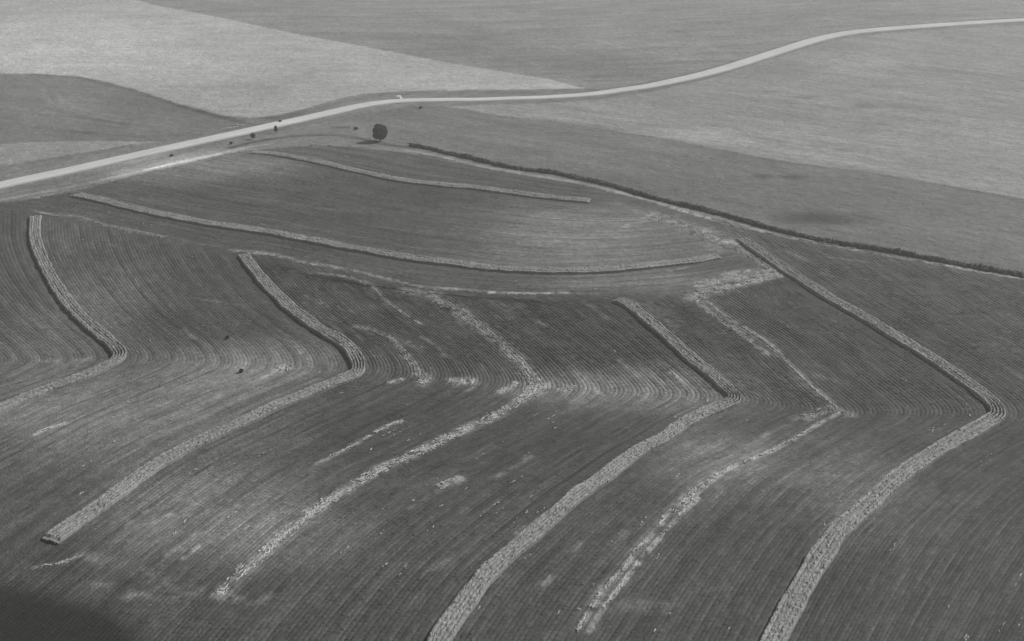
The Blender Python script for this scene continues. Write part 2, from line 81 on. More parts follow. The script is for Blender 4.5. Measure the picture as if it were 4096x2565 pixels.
STREAKS = [([(-34.7,298.3),(-26.0,296.2),(-21.4,289.2),(-17.0,284.3),(-13.5,277.9),(-8.9,271.5)],4.5,2.2,1),
([(-8.9,271.5),(-3.8,262.6),(-0.7,257.1),(2.6,250.5),(4.7,244.8),(6.3,240.5)],3.4,2.0,1),
([(4.9,242.1),(7.7,240.5),(6.9,238.3),(4.3,235.1)],5,5,1),
([(5.8,237.7),(3.1,233.6),(0.3,229.7),(-6.1,222.3),(-12.3,217.1),(-17.2,212.0)],2.6,1.8,1),
([(-12.3,217.1),(-17.2,212.0),(-24.7,204.1),(-30.2,199.3),(-34.3,193.8)],2.8,2.8,1),
([(-34.3,193.8),(-38.3,188.6),(-42.8,182.0),(-45.6,177.3)],2.8,2.0,1),
([(-45.6,177.3),(-50.5,167.2),(-53.4,161.2),(-55.9,154.8)],2.6,1.6,1),
([(-42.5,182.8),(-46.8,174.3),(-49.1,168.6),(-51.4,163.8),(-53.6,158.8)],0.7,2.0,1),
([(59.4,294.0),(62.0,285.4),(65.5,278.1),(69.4,270.4),(72.7,263.9),(75.1,257.7),(76.5,251.0),(78.2,244.6),(80.0,237.7),(82.0,232.3),(83.7,227.1)],1.3,3.6,1),
([(57.5,290.0),(59.9,282.6),(63.2,275.8),(67.0,267.5),(70.0,260.6),(71.8,256.2)],1.4,3.2,1),
([(58.4,292.1),(61.0,284.2),(64.3,277.0),(68.1,268.8),(71.0,262.1)],2.6,1.4,0),
([(77.4,243.7),(78.5,238.8),(79.4,233.8)],3,0.8,0),
([(82.3,228.4),(84.2,225.4),(86.0,224.2)],2,2,1),
([(83.2,225.2),(76.8,220.0),(69.9,213.9),(63.4,208.3),(57.4,204.0),(51.6,200.2),(46.9,196.2)],0.7,2.4,1),
([(74.4,223.2),(79.6,226.3),(82.9,225.9)],2.4,1.8,1),
([(70.9,222.1),(75.5,225.3)],1.5,1,0),
([(55.0,208.3),(59.1,211.9),(63.3,215.9)],0.8,2,0),
([(47.0,196.5),(41.8,190.8),(38.1,185.6),(34.6,181.7)],1.6,2.2,1),
([(40.8,186.6),(36.1,180.6),(31.8,173.9),(27.9,168.6),(25.2,164.3),(22.0,159.0),(19.6,154.7),(17.0,150.6),(13.8,144.3)],0.7,2.8,1),
([(37.5,185.6),(33.3,180.6),(30.6,175.8),(27.6,171.3),(24.4,166.8),(22.0,162.2),(19.4,158.6),(16.8,154.7),(14.9,150.6),(11.8,144.3)],0.9,2.2,1),
([(31.7,177.3),(28.0,171.4),(24.9,166.5),(21.1,160.5),(17.3,154.2),(15.8,150.0)],3.4,0.8,0),
([(41.2,191.2),(36.6,186.1),(33.3,182.0)],1.2,1.6,0),
([(25.5,178.1),(21.2,170.7),(18.2,165.1)],1.5,0.8,0),
([(16.9,150.0),(23.5,151.8),(28.2,151.2)],4,0.5,0),
([(-186.9,378.1),(-178.9,373.5),(-174.2,372.0)],1.4,1.6,1),
([(-178.1,373.5),(-166.9,368.0),(-153.9,361.2)],3.5,0.9,0),
([(-175.1,374.4),(-163.2,368.9),(-153.4,362.1)],0.9,1.3,1),
([(-153.9,361.2),(-136.8,352.8),(-127.6,348.3)],2.5,1.4,1),
([(-123.8,346.1),(-111.5,340.4),(-101.6,337.3)],2.0,1.1,0),
([(-99.4,334.4),(-89.9,332.2),(-80.4,328.9),(-73.5,323.8),(-66.5,321.0)],2.2,1.9,1),
([(-65.9,313.6),(-57.0,311.0),(-49.4,306.3),(-45.6,303.8)],1.8,1.5,1),
([(-64.3,320.6),(-53.4,315.2),(-42.9,309.7),(-33.9,303.7),(-24.0,299.5),(-19.9,299.1)],1.4,1.6,1),
([(-24.1,300.8),(-14.5,298.7),(-3.6,296.6),(7.1,295.9),(16.6,296.5)],1.6,2.4,1),
([(16.5,296.1),(28.6,295.4)],1.2,0.8,0),
([(-45.9,303.8),(-39.3,291.0),(-34.0,283.0),(-27.5,274.9)],0.9,1.4,1),
([(-47.2,273.4),(-42.2,271.5),(-36.2,266.6),(-31.7,259.5),(-27.1,249.9),(-23.7,243.5)],1.8,1.4,1),
([(-25.3,245.1),(-23.4,242.8),(-24.1,240.6)],3,3,1),
([(-26.6,266.6),(-21.6,260.2),(-18.9,254.8)],0.8,2,0),
([(-30.2,263.0),(-26.9,260.0)],3,1.4,0),
([(-61.5,292.2),(-56.2,284.4)],0.7,2,0),
([(-33.3,241.0),(-30.0,242.4)],1,2.4,1),
([(-16.2,241.2),(-11.1,241.7)],3.2,2.2,1),
([(-14.2,234.0),(-10.7,238.4)],0.9,1.6,0),
([(-3.0,236.2),(0.9,240.6)],1.6,2.2,1),
([(13.3,237.2),(16.8,239.0)],2.4,2.6,1),
([(-64.1,264.5),(-61.3,259.4),(-58.0,253.3)],0.7,2,0),
([(-64.9,247.4),(-62.0,250.4),(-60.8,247.4)],1.8,2,1),
([(-67.6,244.0),(-63.6,246.7)],0.8,1.4,0),
([(-97.4,271.3),(-92.7,265.9)],1.2,1.2,0),
([(-33.7,216.0),(-30.9,219.1),(-27.9,221.2)],1,2.2,1),
([(-45.7,201.2),(-41.1,206.4),(-35.0,214.0)],0.8,1.6,1),
([(-16.4,191.2),(-14.1,193.0),(-11.8,194.7)],2.4,2.4,1),
([(-4.1,195.1),(0.8,200.3),(4.3,204.5)],1.2,1.4,0),
([(-22.7,182.8),(-19.3,186.1)],0.8,1,0),
([(0.7,173.6),(2.5,175.8)],0.9,1.4,0),
([(-16.5,161.2),(-13.3,164.5)],0.8,1.8,0),
([(6.0,157.3),(7.3,159.2)],0.7,1.6,0),
([(12.3,167.9),(13.8,170.0)],0.8,1.4,0),
([(-117.5,214.5),(-115.4,217.4),(-112.2,219.9)],0.6,2,1),
([(-81.8,176.9),(-78.6,182.0)],0.7,1.6,0),
([(-76.9,176.9),(-73.5,180.4)],0.9,1.4,0),
([(-70.1,166.5),(-68.3,169.3)],0.7,2,0),
([(-66.5,165.8),(-64.4,169.3)],0.8,2.2,0),
([(-95.1,162.5),(-90.4,163.8),(-87.1,166.2)],0.5,2.4,1),
([(-87.1,166.2),(-80.3,163.8),(-73.5,161.2),(-64.2,155.4),(-60.0,154.8)],3,1.0,0),
([(-73.6,154.2),(-68.6,153.9),(-61.6,154.8)],2.2,1.6,0),
([(-80.4,157.3),(-78.5,156.7)],2,1.2,0),
([(-57.4,154.2),(-52.2,153.0)],2.0,1.4,0),
([(-50.2,151.2),(-46.0,154.2)],1.4,1,0),
([(40.0,385.2),(48.0,374.0),(54.9,364.3),(60.8,360.5)],6,0.7,0),
([(53.9,369.1),(61.0,361.9),(67.5,352.7),(71.0,346.1)],8,1.2,1),
([(69.0,352.7),(72.5,346.1),(74.8,341.8),(80.7,341.0)],8,1.5,1),
([(68.3,339.6),(71.7,333.4)],6,1.0,0),
([(41.4,357.1),(48.2,361.8),(54.9,364.3)],1.6,1.4,1),
([(34.4,348.9),(42.5,352.5)],1.0,1.2,0),
([(11.9,371.1),(20.2,374.6)],3,0.8,0),
([(74.2,338.8),(81.3,329.4),(85.0,319.8),(87.1,311.4)],2.5,2.6,1),
([(80.6,329.4),(83.8,320.9),(86.2,312.4)],0.7,2.4,1),
([(70.4,310.6),(78.1,314.2)],2.5,2.2,1),
([(60.7,302.9),(74.2,308.8),(87.3,314.2)],4.5,4,1),
([(58.4,296.9),(71.5,301.9),(87.9,310.6)],3.2,5,1),
([(56.5,293.7),(61.0,296.3),(66.5,296.9)],3.5,2.0,1),
([(56.5,292.1),(59.3,294.4)],4.5,3,1),
([(52.0,314.1),(58.8,317.1)],0.7,1.5,0),
([(41.1,287.5),(45.2,278.7),(47.8,270.4)],3,0.9,0),
([(44.6,284.5),(49.3,271.7)],3,0.5,0),
([(38.6,289.1),(42.2,280.1)],1,1.2,0),
([(24.0,287.0),(28.4,277.3)],1.2,1.3,0),
([(-1.6,287.8),(4.3,283.2)],2,0.8,0),
([(8.0,276.0),(12.9,270.5)],1.2,0.9,0),
([(17.7,245.0),(21.2,237.2)],0.8,1.4,0),
([(18.7,242.7),(23.7,234.0)],0.7,1.4,0),
([(43.8,246.0),(45.8,239.8)],0.9,1.8,1),
([(30.0,253.0),(33.7,243.8)],0.7,1.2,0),
([(83.3,244.1),(86.0,241.4)],1.6,2.4,0),
([(94.1,333.6),(97.5,329.6),(99.7,323.7)],1.2,1.2,0),
([(105.8,327.7),(120.9,322.1)],1,0.9,0),
([(103.1,312.6),(104.9,309.0)],1,1.2,0),
([(-27.9,442.5),(-1.3,428.3),(20.4,417.6)],2.5,1.2,0),
([(-61.3,469.1),(-50.5,461.0),(-34.1,451.2)],2.0,1.2,0),
([(-36.4,455.7),(-1.3,430.9),(34.1,408.4),(54.7,388.7)],0.8,1.4,0),
([(68.5,373.3),(85.8,357.8),(98.3,348.6),(110.5,340.5),(124.6,332.8),(149.2,318.7)],1.1,3.2,1),
([(-146.2,503.3),(-139.0,508.7)],2,2.5,1),
([(-145.3,512.3),(-136.0,512.4)],2.6,2,1),
([(-129.3,513.4),(-123.7,517.2)],1.8,1.6,0),
([(-174.2,478.3),(-166.0,478.1)],3,1.2,0),
([(-107.0,477.8),(-91.5,482.0)],2.5,1.0,0),
([(-119.4,469.8),(-111.6,470.5)],1.6,1.4,0),
([(-65.8,473.3),(-56.9,465.0)],3,1.8,0),
([(-91.8,509.2),(-82.2,509.3)],2.6,1.3,0),
([(-92.1,517.8),(-89.2,519.8)],1.8,2,0),
([(-119.2,460.4),(-97.6,450.0)],0.8,1.2,0),
([(-99.6,389.5),(-75.5,377.9),(-58.4,373.8)],1.2,0.6,0),
([(-51.5,357.5),(-32.2,351.5),(-16.4,347.0),(-1.1,341.8),(18.7,342.5),(34.3,347.6)],1.0,0.7,0),
([(-110.5,392.4),(-95.1,384.3)],1.6,0.6,0),
([(-94.8,435.8),(-82.4,428.9)],0.8,0.5,0),
([(-161.7,344.7),(-155.2,332.3)],1.2,0.8,0),
([(-130.8,252.1),(-127.8,253.4),(-125.6,250.9)],1.2,1.8,0),
([(-122.6,252.2),(-119.3,254.6),(-120.8,250.5)],1.5,1.3,0),
([(-149.0,347.9),(-138.7,336.0)],1.6,0.4,0),
([(-100.5,293.7),(-85.3,288.8)],1,0.5,0)]
BUSHES = [(-125.1, 483.2, 2.7, 3.5, 'dark round shrub on the near verge, left of the two small trees by the road'),
(-116.8, 496.2, 1.9, 4.2, 'slender small dark tree at the near edge of the road, right of the round shrub'),
(-119.5, 519.2, 1.8, 1.4, 'low dark bush on the far verge, just across the road from the slender tree'),
(-155.3, 452.8, 1.7, 1.0, 'low dark bush on the near verge left of the round shrub'),
(-133.3, 473.4, 1.8, 1.3, 'low dark bush between the field track and the road, close left of the round shrub'),
(-78.4, 503.7, 2.6, 1.3, 'low dark bush at the end of the short row of posts'),
(-50.0, 554.5, 2.3, 1.2, 'small dark bush on the verge where the road levels out'),
(-82.7, 266.1, 1.0, 0.6, 'small dark weed clump standing alone among the crop rows right of the left chevron strip'),
(-74.1, 246.7, 1.3, 0.5, 'low dark weed clump on the paler ground left of the second chevron strip')]
PLACES = {'tree': (-63.1, 479.3), 'wall': (-64.3, 574.8), 'fence0': (-90.8, 505.4), 'fence1': (-81.8, 505.5)}

rng = np.random.default_rng(7)
random.seed(7)

# ---------------------------------------------------------------- helpers
def _hash(ix, iy, s):
    h = (ix.astype(np.int64) * 374761393 + iy.astype(np.int64) * 668265263 + s * 1274126177) & 0x7fffffff
    h = ((h ^ (h >> 13)) * 1274126177) & 0x7fffffff
    return ((h ^ (h >> 16)) & 0xffff) / 65535.0

def vnoise(x, y, scale, seed=0):
    x = np.asarray(x, float) / scale; y = np.asarray(y, float) / scale
    ix = np.floor(x); iy = np.floor(y); fx = x - ix; fy = y - iy
    fx = fx * fx * (3 - 2 * fx); fy = fy * fy * (3 - 2 * fy)
    ix = ix.astype(np.int64); iy = iy.astype(np.int64)
    a = _hash(ix, iy, seed); b = _hash(ix + 1, iy, seed); c = _hash(ix, iy + 1, seed); d = _hash(ix + 1, iy + 1, seed)
    return (a * (1 - fx) + b * fx) * (1 - fy) + (c * (1 - fx) + d * fx) * fy

def inside(x, y, poly):
    P = np.array(poly); r = np.zeros(x.shape, bool); n = len(P)
    bx = (x > P[:, 0].min()) & (x < P[:, 0].max()) & (y > P[:, 1].min()) & (y < P[:, 1].max())
    xs = x[bx]; ys = y[bx]; q = np.zeros(xs.shape, bool)
    for i in range(n):
        x0, y0 = P[i]; x1, y1 = P[(i + 1) % n]
        if y0 == y1: continue
        c = ((y0 > ys) != (y1 > ys)) & (xs < (x1 - x0) * (ys - y0) / (y1 - y0) + x0)
        q ^= c
    r[bx] = q
    return r

def linedist(x, y, pts, lim):
    P = np.array(pts, float); d = np.full(x.shape, 1e9)
    m = (x > P[:, 0].min() - lim) & (x < P[:, 0].max() + lim) & (y > P[:, 1].min() - lim) & (y < P[:, 1].max() + lim)
    xs = x[m]; ys = y[m]; best = np.full(xs.shape, 1e9)
    for i in range(len(P) - 1):
        a = P[i]; e = P[i + 1] - a; L = e @ e
        if L == 0: continue
        t = np.clip(((xs - a[0]) * e[0] + (ys - a[1]) * e[1]) / L, 0, 1)
        best = np.minimum(best, np.hypot(xs - a[0] - t * e[0], ys - a[1] - t * e[1]))
    d[m] = best
    return d

def smooth(pts, step=2.0):
    """Catmull-Rom through the points, resampled evenly in metres."""
    P = np.array(pts, float); Q = np.vstack([2 * P[0] - P[1], P, 2 * P[-1] - P[-2]]); out = []
    for i in range(len(P) - 1):
        p0, p1, p2, p3 = Q[i:i + 4]; n = max(2, int(np.hypot(*(p2 - p1)) / step * 2))
        for t in np.linspace(0, 1, n, endpoint=False):
            out.append(.5 * (2 * p1 + (p2 - p0) * t + (2 * p0 - 5 * p1 + 4 * p2 - p3) * t * t + (3 * p1 - p0 - 3 * p2 + p3) * t ** 3))
    out.append(P[-1]); out = np.array(out)
    s = np.r_[0, np.cumsum(np.hypot(*np.diff(out, axis=0).T))]
    t = np.linspace(0, s[-1], max(2, int(s[-1] / step) + 1))
    return np.c_[np.interp(t, s, out[:, 0]), np.interp(t, s, out[:, 1])]

def normals(P):
    T = np.gradient(P, axis=0); T /= np.maximum(np.hypot(T[:, 0], T[:, 1]), 1e-9)[:, None]
    return T, np.c_[-T[:, 1], T[:, 0]]

def link(o, parent=None, kind=None, label=None, cat=None, group=None):
    COL.objects.link(o)
    if parent is not None: o.parent = parent
    if kind: o['kind'] = kind
    if label: o['label'] = label
    if cat: o['category'] = cat
    if group: o['group'] = group
    return o

def mesh_obj(name, V, F, mat, tone=None, smooth_shade=False, **kw):
    V = np.asarray(V, np.float32); F = np.asarray(F, np.int32); k = F.shape[1]
    me = bpy.data.meshes.new(name)
    me.vertices.add(len(V)); me.vertices.foreach_set('co', V.ravel())
    me.loops.add(F.size); me.loops.foreach_set('vertex_index', F.ravel())
    me.polygons.add(len(F)); me.polygons.foreach_set('loop_start', np.arange(0, F.size, k, dtype=np.int32))
    me.polygons.foreach_set('loop_total', np.full(len(F), k, np.int32))
    me.polygons.foreach_set('use_smooth', np.full(len(F), smooth_shade))
    if tone is not None:
        at = me.attributes.new('tone', 'FLOAT', 'POINT'); at.data.foreach_set('value', np.asarray(tone, np.float32))
    me.update(calc_edges=True); me.materials.append(mat)
    return link(bpy.data.objects.new(name, me), **kw)

def empty(name, x, y, **kw):
    o = bpy.data.objects.new(name, None); o.location = (x, y, float(relief(x, y))); o.empty_display_size = 1
    return link(o, **kw)

# ---------------------------------------------------------------- materials (a black and white print: greys only)
def material(name, base=None, attr=False, rough=.95, scales=((.5, .35), (3, .2), (18, .12)), bump=.0, bscale=.6, stretch=None):
    m = bpy.data.materials.new(name); m.use_nodes = True; nt = m.node_tree; N = nt.nodes; Lk = nt.links
    p = N['Principled BSDF']; p.inputs['Roughness'].default_value = rough; p.inputs['Specular IOR Level'].default_value = .15
    geo = N.new('ShaderNodeNewGeometry'); pos = geo.outputs['Position']
    if attr:
        a = N.new('ShaderNodeAttribute'); a.attribute_name = 'tone'; cur = a.outputs['Fac']
    else:
        v = N.new('ShaderNodeValue'); v.outputs[0].default_value = base; cur = v.outputs[0]
    for i, (s, amt) in enumerate(scales):
        n = N.new('ShaderNodeTexNoise'); n.inputs['Scale'].default_value = 1 / s; n.inputs['Detail'].default_value = 4
        n.inputs['Roughness'].default_value = .65
        mp = N.new('ShaderNodeMapping'); mp.inputs['Location'].default_value = (17.3 * i, 5.1 * i, 0)
        Lk.new(pos, mp.inputs[0]); Lk.new(mp.outputs[0], n.inputs[0])
        mr = N.new('ShaderNodeMapRange'); mr.inputs[1].default_value = .3; mr.inputs[2].default_value = .7
        mr.inputs[3].default_value = 1 - amt; mr.inputs[4].default_value = 1 + amt
        Lk.new(n.outputs[0], mr.inputs[0])
        mu = N.new('ShaderNodeMath'); mu.operation = 'MULTIPLY'; Lk.new(cur, mu.inputs[0]); Lk.new(mr.outputs[0], mu.inputs[1]); cur = mu.outputs[0]
    cb = N.new('ShaderNodeCombineColor')
    for k in range(3): Lk.new(cur, cb.inputs[k])
    Lk.new(cb.outputs[0], p.inputs['Base Color'])
    if bump:
        n = N.new('ShaderNodeTexNoise'); n.inputs['Scale'].default_value = 1 / bscale; n.inputs['Detail'].default_value = 5
        Lk.new(pos, n.inputs[0])
        b = N.new('ShaderNodeBump'); b.inputs['Distance'].default_value = bump; b.inputs['Strength'].default_value = 1
        Lk.new(n.outputs[0], b.inputs['Height']); Lk.new(b.outputs[0], p.inputs['Normal'])
    return m

M_GROUND = material('field_soil_and_growth', attr=True, scales=((1.0, .26), (3.0, .17), (14, .07)), bump=.35, bscale=1.6)
M_CROP = material('young_crop', attr=True, scales=((.55, .34), (2.0, .22), (12, .08)), bump=.10, bscale=.35)
M_STRIP = material('tall_crop_leaves', attr=True, rough=.8, scales=((.5, .30), (3, .08)))
M_STRAW = material('bleached_straw', base=.36, scales=((.4, .3), (3, .35)))
M_ROAD = material('gravel', attr=True, scales=((.6, .08), (5, .06), (30, .04)), bump=.03, bscale=.3)
M_LEAF = material('dark_foliage', base=.03, rough=.8, scales=((.4, .35), (1.5, .3)))
M_HEDGE = material('rank_weeds', base=.042, rough=.8, scales=((.5, .4), (3, .3), (14, .2)))
M_BARK = material('bark', base=.06, scales=((.2, .3),), bump=.02, bscale=.1)
M_CONC = material('whitewashed_concrete', base=.85, scales=((.4, .06),))
M_WOOD = material('weathered_wood', base=.10, scales=((.2, .3),))

# ---------------------------------------------------------------- tone of soil and growth, with sunlit slopes at the bends painted in
BASE = dict(ground=.13, verge=.130, a=.055, b=.062, pasture=.105, light=.285, left=.118, top=.165, right=.18)
def region_of(x, y):
    r = np.full(x.shape, 0)
    for i, k in enumerate(['f_light', 'f_left', 'f_top', 'f_right', 'f_pasture', 'r_a', 'r_b']):
        r[inside(x, y, CURVES[k])] = i + 1
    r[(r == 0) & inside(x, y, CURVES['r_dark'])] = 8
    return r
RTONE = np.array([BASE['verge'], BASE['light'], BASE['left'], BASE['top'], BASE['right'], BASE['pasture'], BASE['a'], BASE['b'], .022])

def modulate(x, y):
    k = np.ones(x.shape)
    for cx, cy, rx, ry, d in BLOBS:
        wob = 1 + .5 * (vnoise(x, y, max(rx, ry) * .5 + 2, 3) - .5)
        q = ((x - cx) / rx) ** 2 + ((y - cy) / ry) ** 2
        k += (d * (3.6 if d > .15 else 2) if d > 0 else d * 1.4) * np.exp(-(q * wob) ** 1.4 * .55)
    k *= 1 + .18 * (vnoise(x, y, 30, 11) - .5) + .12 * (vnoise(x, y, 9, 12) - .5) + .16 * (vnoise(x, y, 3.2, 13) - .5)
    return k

def line_mod(x, y):
    k = np.ones(x.shape)
    for pts, w, d in LINES:
        dd = linedist(x, y, smooth(pts, 6), w * 2)
        br = .6 + .8 * vnoise(x, y, 7, 5)
        k += d * br * np.exp(-(dd / (w * .55)) ** 2)
    return k

# ---------------------------------------------------------------- ground: one sheet to the horizon, split along field edges
ys = [-4000, -2000, -900, -300, -60, 40, 80]
y = 100.0
while y < 1250: ys.append(y); y += max(.55, .8 * (y / 250) ** 1.15 * .8)
while y < 12000: ys.append(y); y *= 1.08
ys = np.array(ys)
us = np.r_[-40, -20, -10, -6, -4, -3, -2.4, -1.9, -1.6, -1.4, -1.28, np.linspace(-1.2, 1.2, 620), 1.28, 1.4, 1.6, 1.9, 2.4, 3, 4, 6, 10, 20, 40]
hw = 45 + .56 * np.clip(ys, 0, 1e9)
X = us[None, :] * hw[:, None]; Y = np.repeat(ys[:, None], len(us), 1)
R0 = region_of(X, Y)
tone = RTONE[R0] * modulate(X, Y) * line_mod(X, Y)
def drill(x, y, p, q, sl, sw, seed):
    d = np.array(q, float) - np.array(p, float); d /= np.hypot(*d)
    u = x * d[0] + y * d[1]; v = -x * d[1] + y * d[0]; v = v + 5 * vnoise(u, v, 60, seed + 5)
    return vnoise(u / sl, v / sw, 1, seed) - .5
E1 = (CURVES['f_light'][14], CURVES['f_light'][11]); E1 = (CURVES['f_light'][12], CURVES['f_light'][15]); E2 = (CURVES['f_right'][2], CURVES['f_right'][8])
for r, e, am in ((1, E1, .14), (3, E1, .30), (4, E2, .26), (5, E2, .24), (2, (CURVES['f_left'][1], CURVES['f_left'][4]), .16), (0, (CURVES['road'][2], CURVES['road'][6]), .30)):
    k = 1 + am * (drill(X, Y, *e, 26, 2.6, r) + .8 * drill(X, Y, *e, 70, 7, r + 20) + .6 * drill(X, Y, *e, 9, 1.6, r + 30))
    tone = np.where(R0 == r, tone * k, tone)
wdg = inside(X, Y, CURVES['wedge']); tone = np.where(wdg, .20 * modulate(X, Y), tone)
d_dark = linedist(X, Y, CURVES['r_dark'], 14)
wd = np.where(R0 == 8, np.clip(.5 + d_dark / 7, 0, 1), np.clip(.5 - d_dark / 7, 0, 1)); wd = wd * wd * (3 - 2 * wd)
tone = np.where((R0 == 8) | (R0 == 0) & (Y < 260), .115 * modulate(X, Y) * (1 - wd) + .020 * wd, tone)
Z = relief(X, Y)
far = (R0 > 0) & (R0 < 6)
Z = Z + (.25 * (vnoise(X, Y, 2.6, 21) - .5) + .15 * (vnoise(X, Y, 1.3, 22) - .5)) * (Y < 1250) * (Y > 230) * (R0 < 6)
nr, nc = X.shape
idx = np.arange(nr * nc).reshape(nr, nc)
F = np.stack([idx[:-1, :-1], idx[:-1, 1:], idx[1:, 1:], idx[1:, :-1]], -1).reshape(-1, 4)
fx = (X[:-1, :-1] + X[1:, 1:]).ravel() / 2; fy = (Y[:-1, :-1] + Y[1:, 1:]).ravel() / 2
FR = region_of(fx, fy)
V = np.c_[X.ravel(), Y.ravel(), Z.ravel()]; T = tone.ravel()
GN = {1: ('stubble_field', 'pale ripe field on the slope beyond the road, upper left'),
      2: ('ploughed_field', 'darker field with faint curved furrows, left edge beyond the road'),
      3: ('fallow_field', 'mid grey field above the far stretch of the road'),
      4: ('grain_field', 'light grey field between the road and the dark pasture, right side'),
      5: ('pasture', 'dark even field between the pale right field and the weedy hedge line')}
for r in range(0, 6):
    sel = (FR == r) | ((FR > 5) & (r == 0))
    f = F[sel]; u, inv = np.unique(f, return_inverse=True)
    nm, lb = GN.get(r, ('ground', 'grassy ground and soil under the crops and along the road'))
    mesh_obj(nm, V[u], inv.reshape(-1, 4), M_GROUND, T[u], smooth_shade=False, kind='structure', label=lb)

def gz(x, y):
    return relief(x, y)

# ---------------------------------------------------------------- road
rp = np.array(CURVES['road']); P = smooth(rp, 3.0)
rd = np.r_[0, np.cumsum(np.hypot(*np.diff(rp, axis=0).T))]; pd = np.r_[0, np.cumsum(np.hypot(*np.diff(P, axis=0).T))] 
W = np.interp(pd / pd[-1], rd / rd[-1], np.clip(ROAD_W, 6.5, 12))
W = np.convolve(np.pad(W, 12, 'edge'), np.ones(25) / 25, 'valid')
Tn, Nn = normals(P)
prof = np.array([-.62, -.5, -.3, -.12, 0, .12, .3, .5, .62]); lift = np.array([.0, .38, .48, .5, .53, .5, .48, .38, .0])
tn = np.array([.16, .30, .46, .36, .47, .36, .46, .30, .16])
Q = P[:, None, :] + Nn[:, None, :] * (prof[None, :, None] * W[:, None, None])
ed = (vnoise(Q[..., 0], Q[..., 1], 4, 31) - .5) * .5
Q[:, [0, 1, 7, 8]] += Nn[:, None, :] * ed[:, [0, 1, 7, 8], None]
V = np.c_[Q.reshape(-1, 2), (gz(Q[..., 0], Q[..., 1]) + lift[None, :] - .0).ravel()]
idx = np.arange(len(V)).reshape(len(P), 9)
F = np.stack([idx[:-1, :-1], idx[1:, :-1], idx[1:, 1:], idx[:-1, 1:]], -1).reshape(-1, 4)
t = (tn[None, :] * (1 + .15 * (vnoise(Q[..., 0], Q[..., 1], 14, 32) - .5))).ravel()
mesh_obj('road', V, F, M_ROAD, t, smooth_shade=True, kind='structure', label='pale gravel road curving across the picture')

# ---------------------------------------------------------------- thin stands: bleached stubble lightens the rows along the streaks
GX0, GY0, GS = -330.0, 100.0, .4
SM = np.zeros((1500, 1650), np.float32)
STREAKS_ALL = STREAKS
for pts, w, dens, br in STREAKS:
    C1 = smooth(pts, 2.0); q = w * .46 + .34; lim = 2.2 * q
    i0, i1 = [int(np.clip((v - GX0) / GS, 0, 1649)) for v in (C1[:, 0].min() - lim, C1[:, 0].max() + lim)]
    j0, j1 = [int(np.clip((v - GY0) / GS, 0, 1499)) for v in (C1[:, 1].min() - lim, C1[:, 1].max() + lim)]
    if i1 <= i0 or j1 <= j0: continue
    gx, gy = np.meshgrid(GX0 + np.arange(i0, i1) * GS, GY0 + np.arange(j0, j1) * GS)
    dd = linedist(gx, gy, C1, lim + 1)
    val = np.exp(-(dd / q) ** 2) * (.9 if br else .5) * np.clip(dens / 2, .35, 1.1) * np.clip(1.9 * vnoise(gx, gy, 1.5, 91) * (.5 + vnoise(gx, gy, 6, 92)) - .15, 0, 1.5)
    SM[j0:j1, i0:i1] = np.maximum(SM[j0:j1, i0:i1], val)
def stubble(x, y):
    i = np.clip(((x - GX0) / GS), 0, 1649).astype(int); j = np.clip(((y - GY0) / GS), 0, 1499).astype(int)
    return SM[j, i]
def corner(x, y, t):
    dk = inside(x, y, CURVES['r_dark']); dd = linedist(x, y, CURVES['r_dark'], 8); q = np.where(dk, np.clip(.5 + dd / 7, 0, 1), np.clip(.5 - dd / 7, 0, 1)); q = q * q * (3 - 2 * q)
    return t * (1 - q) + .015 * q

# ---------------------------------------------------------------- chevron crop rows (every row an object)
def leg_resample(pts, k, n1, n2):
    a = smooth(pts[:k + 1], 1.0); b = smooth(pts[k:], 1.0); full = smooth(pts, 1.0)
    j = np.argmin(np.hypot(*(full - np.array(pts[k])).T)); a = full[:j + 1]; b = full[j:]
    f = lambda c, n: np.c_[[np.interp(np.linspace(0, 1, n), np.r_[0, np.cumsum(np.hypot(*np.diff(c, axis=0).T))] / np.hypot(*np.diff(c, axis=0).T).sum(), c[:, q]) for q in (0, 1)]].T
    return np.vstack([f(a, n1)[:-1], f(b, n2)])
GL = ['g_0', 'g_a', 'g_b', 'g_1', 'g_c', 'g_2', 'g_d', 'g_3']
N1, N2 = 330, 330
G = [leg_resample(CURVES[g], APEX[g], N1, N2) for g in GL]
def soften(c, sg):
    k = np.exp(-(np.arange(-3 * sg, 3 * sg + 1) / sg) ** 2 / 2); k /= k.sum()
    return np.c_[[np.convolve(np.pad(c[:, q], 3 * sg, 'reflect', reflect_type='odd'), k, 'valid') for q in (0, 1)]].T
G = [soften(c, 7) for c in G]
G.append(2 * G[-1] - G[-2])

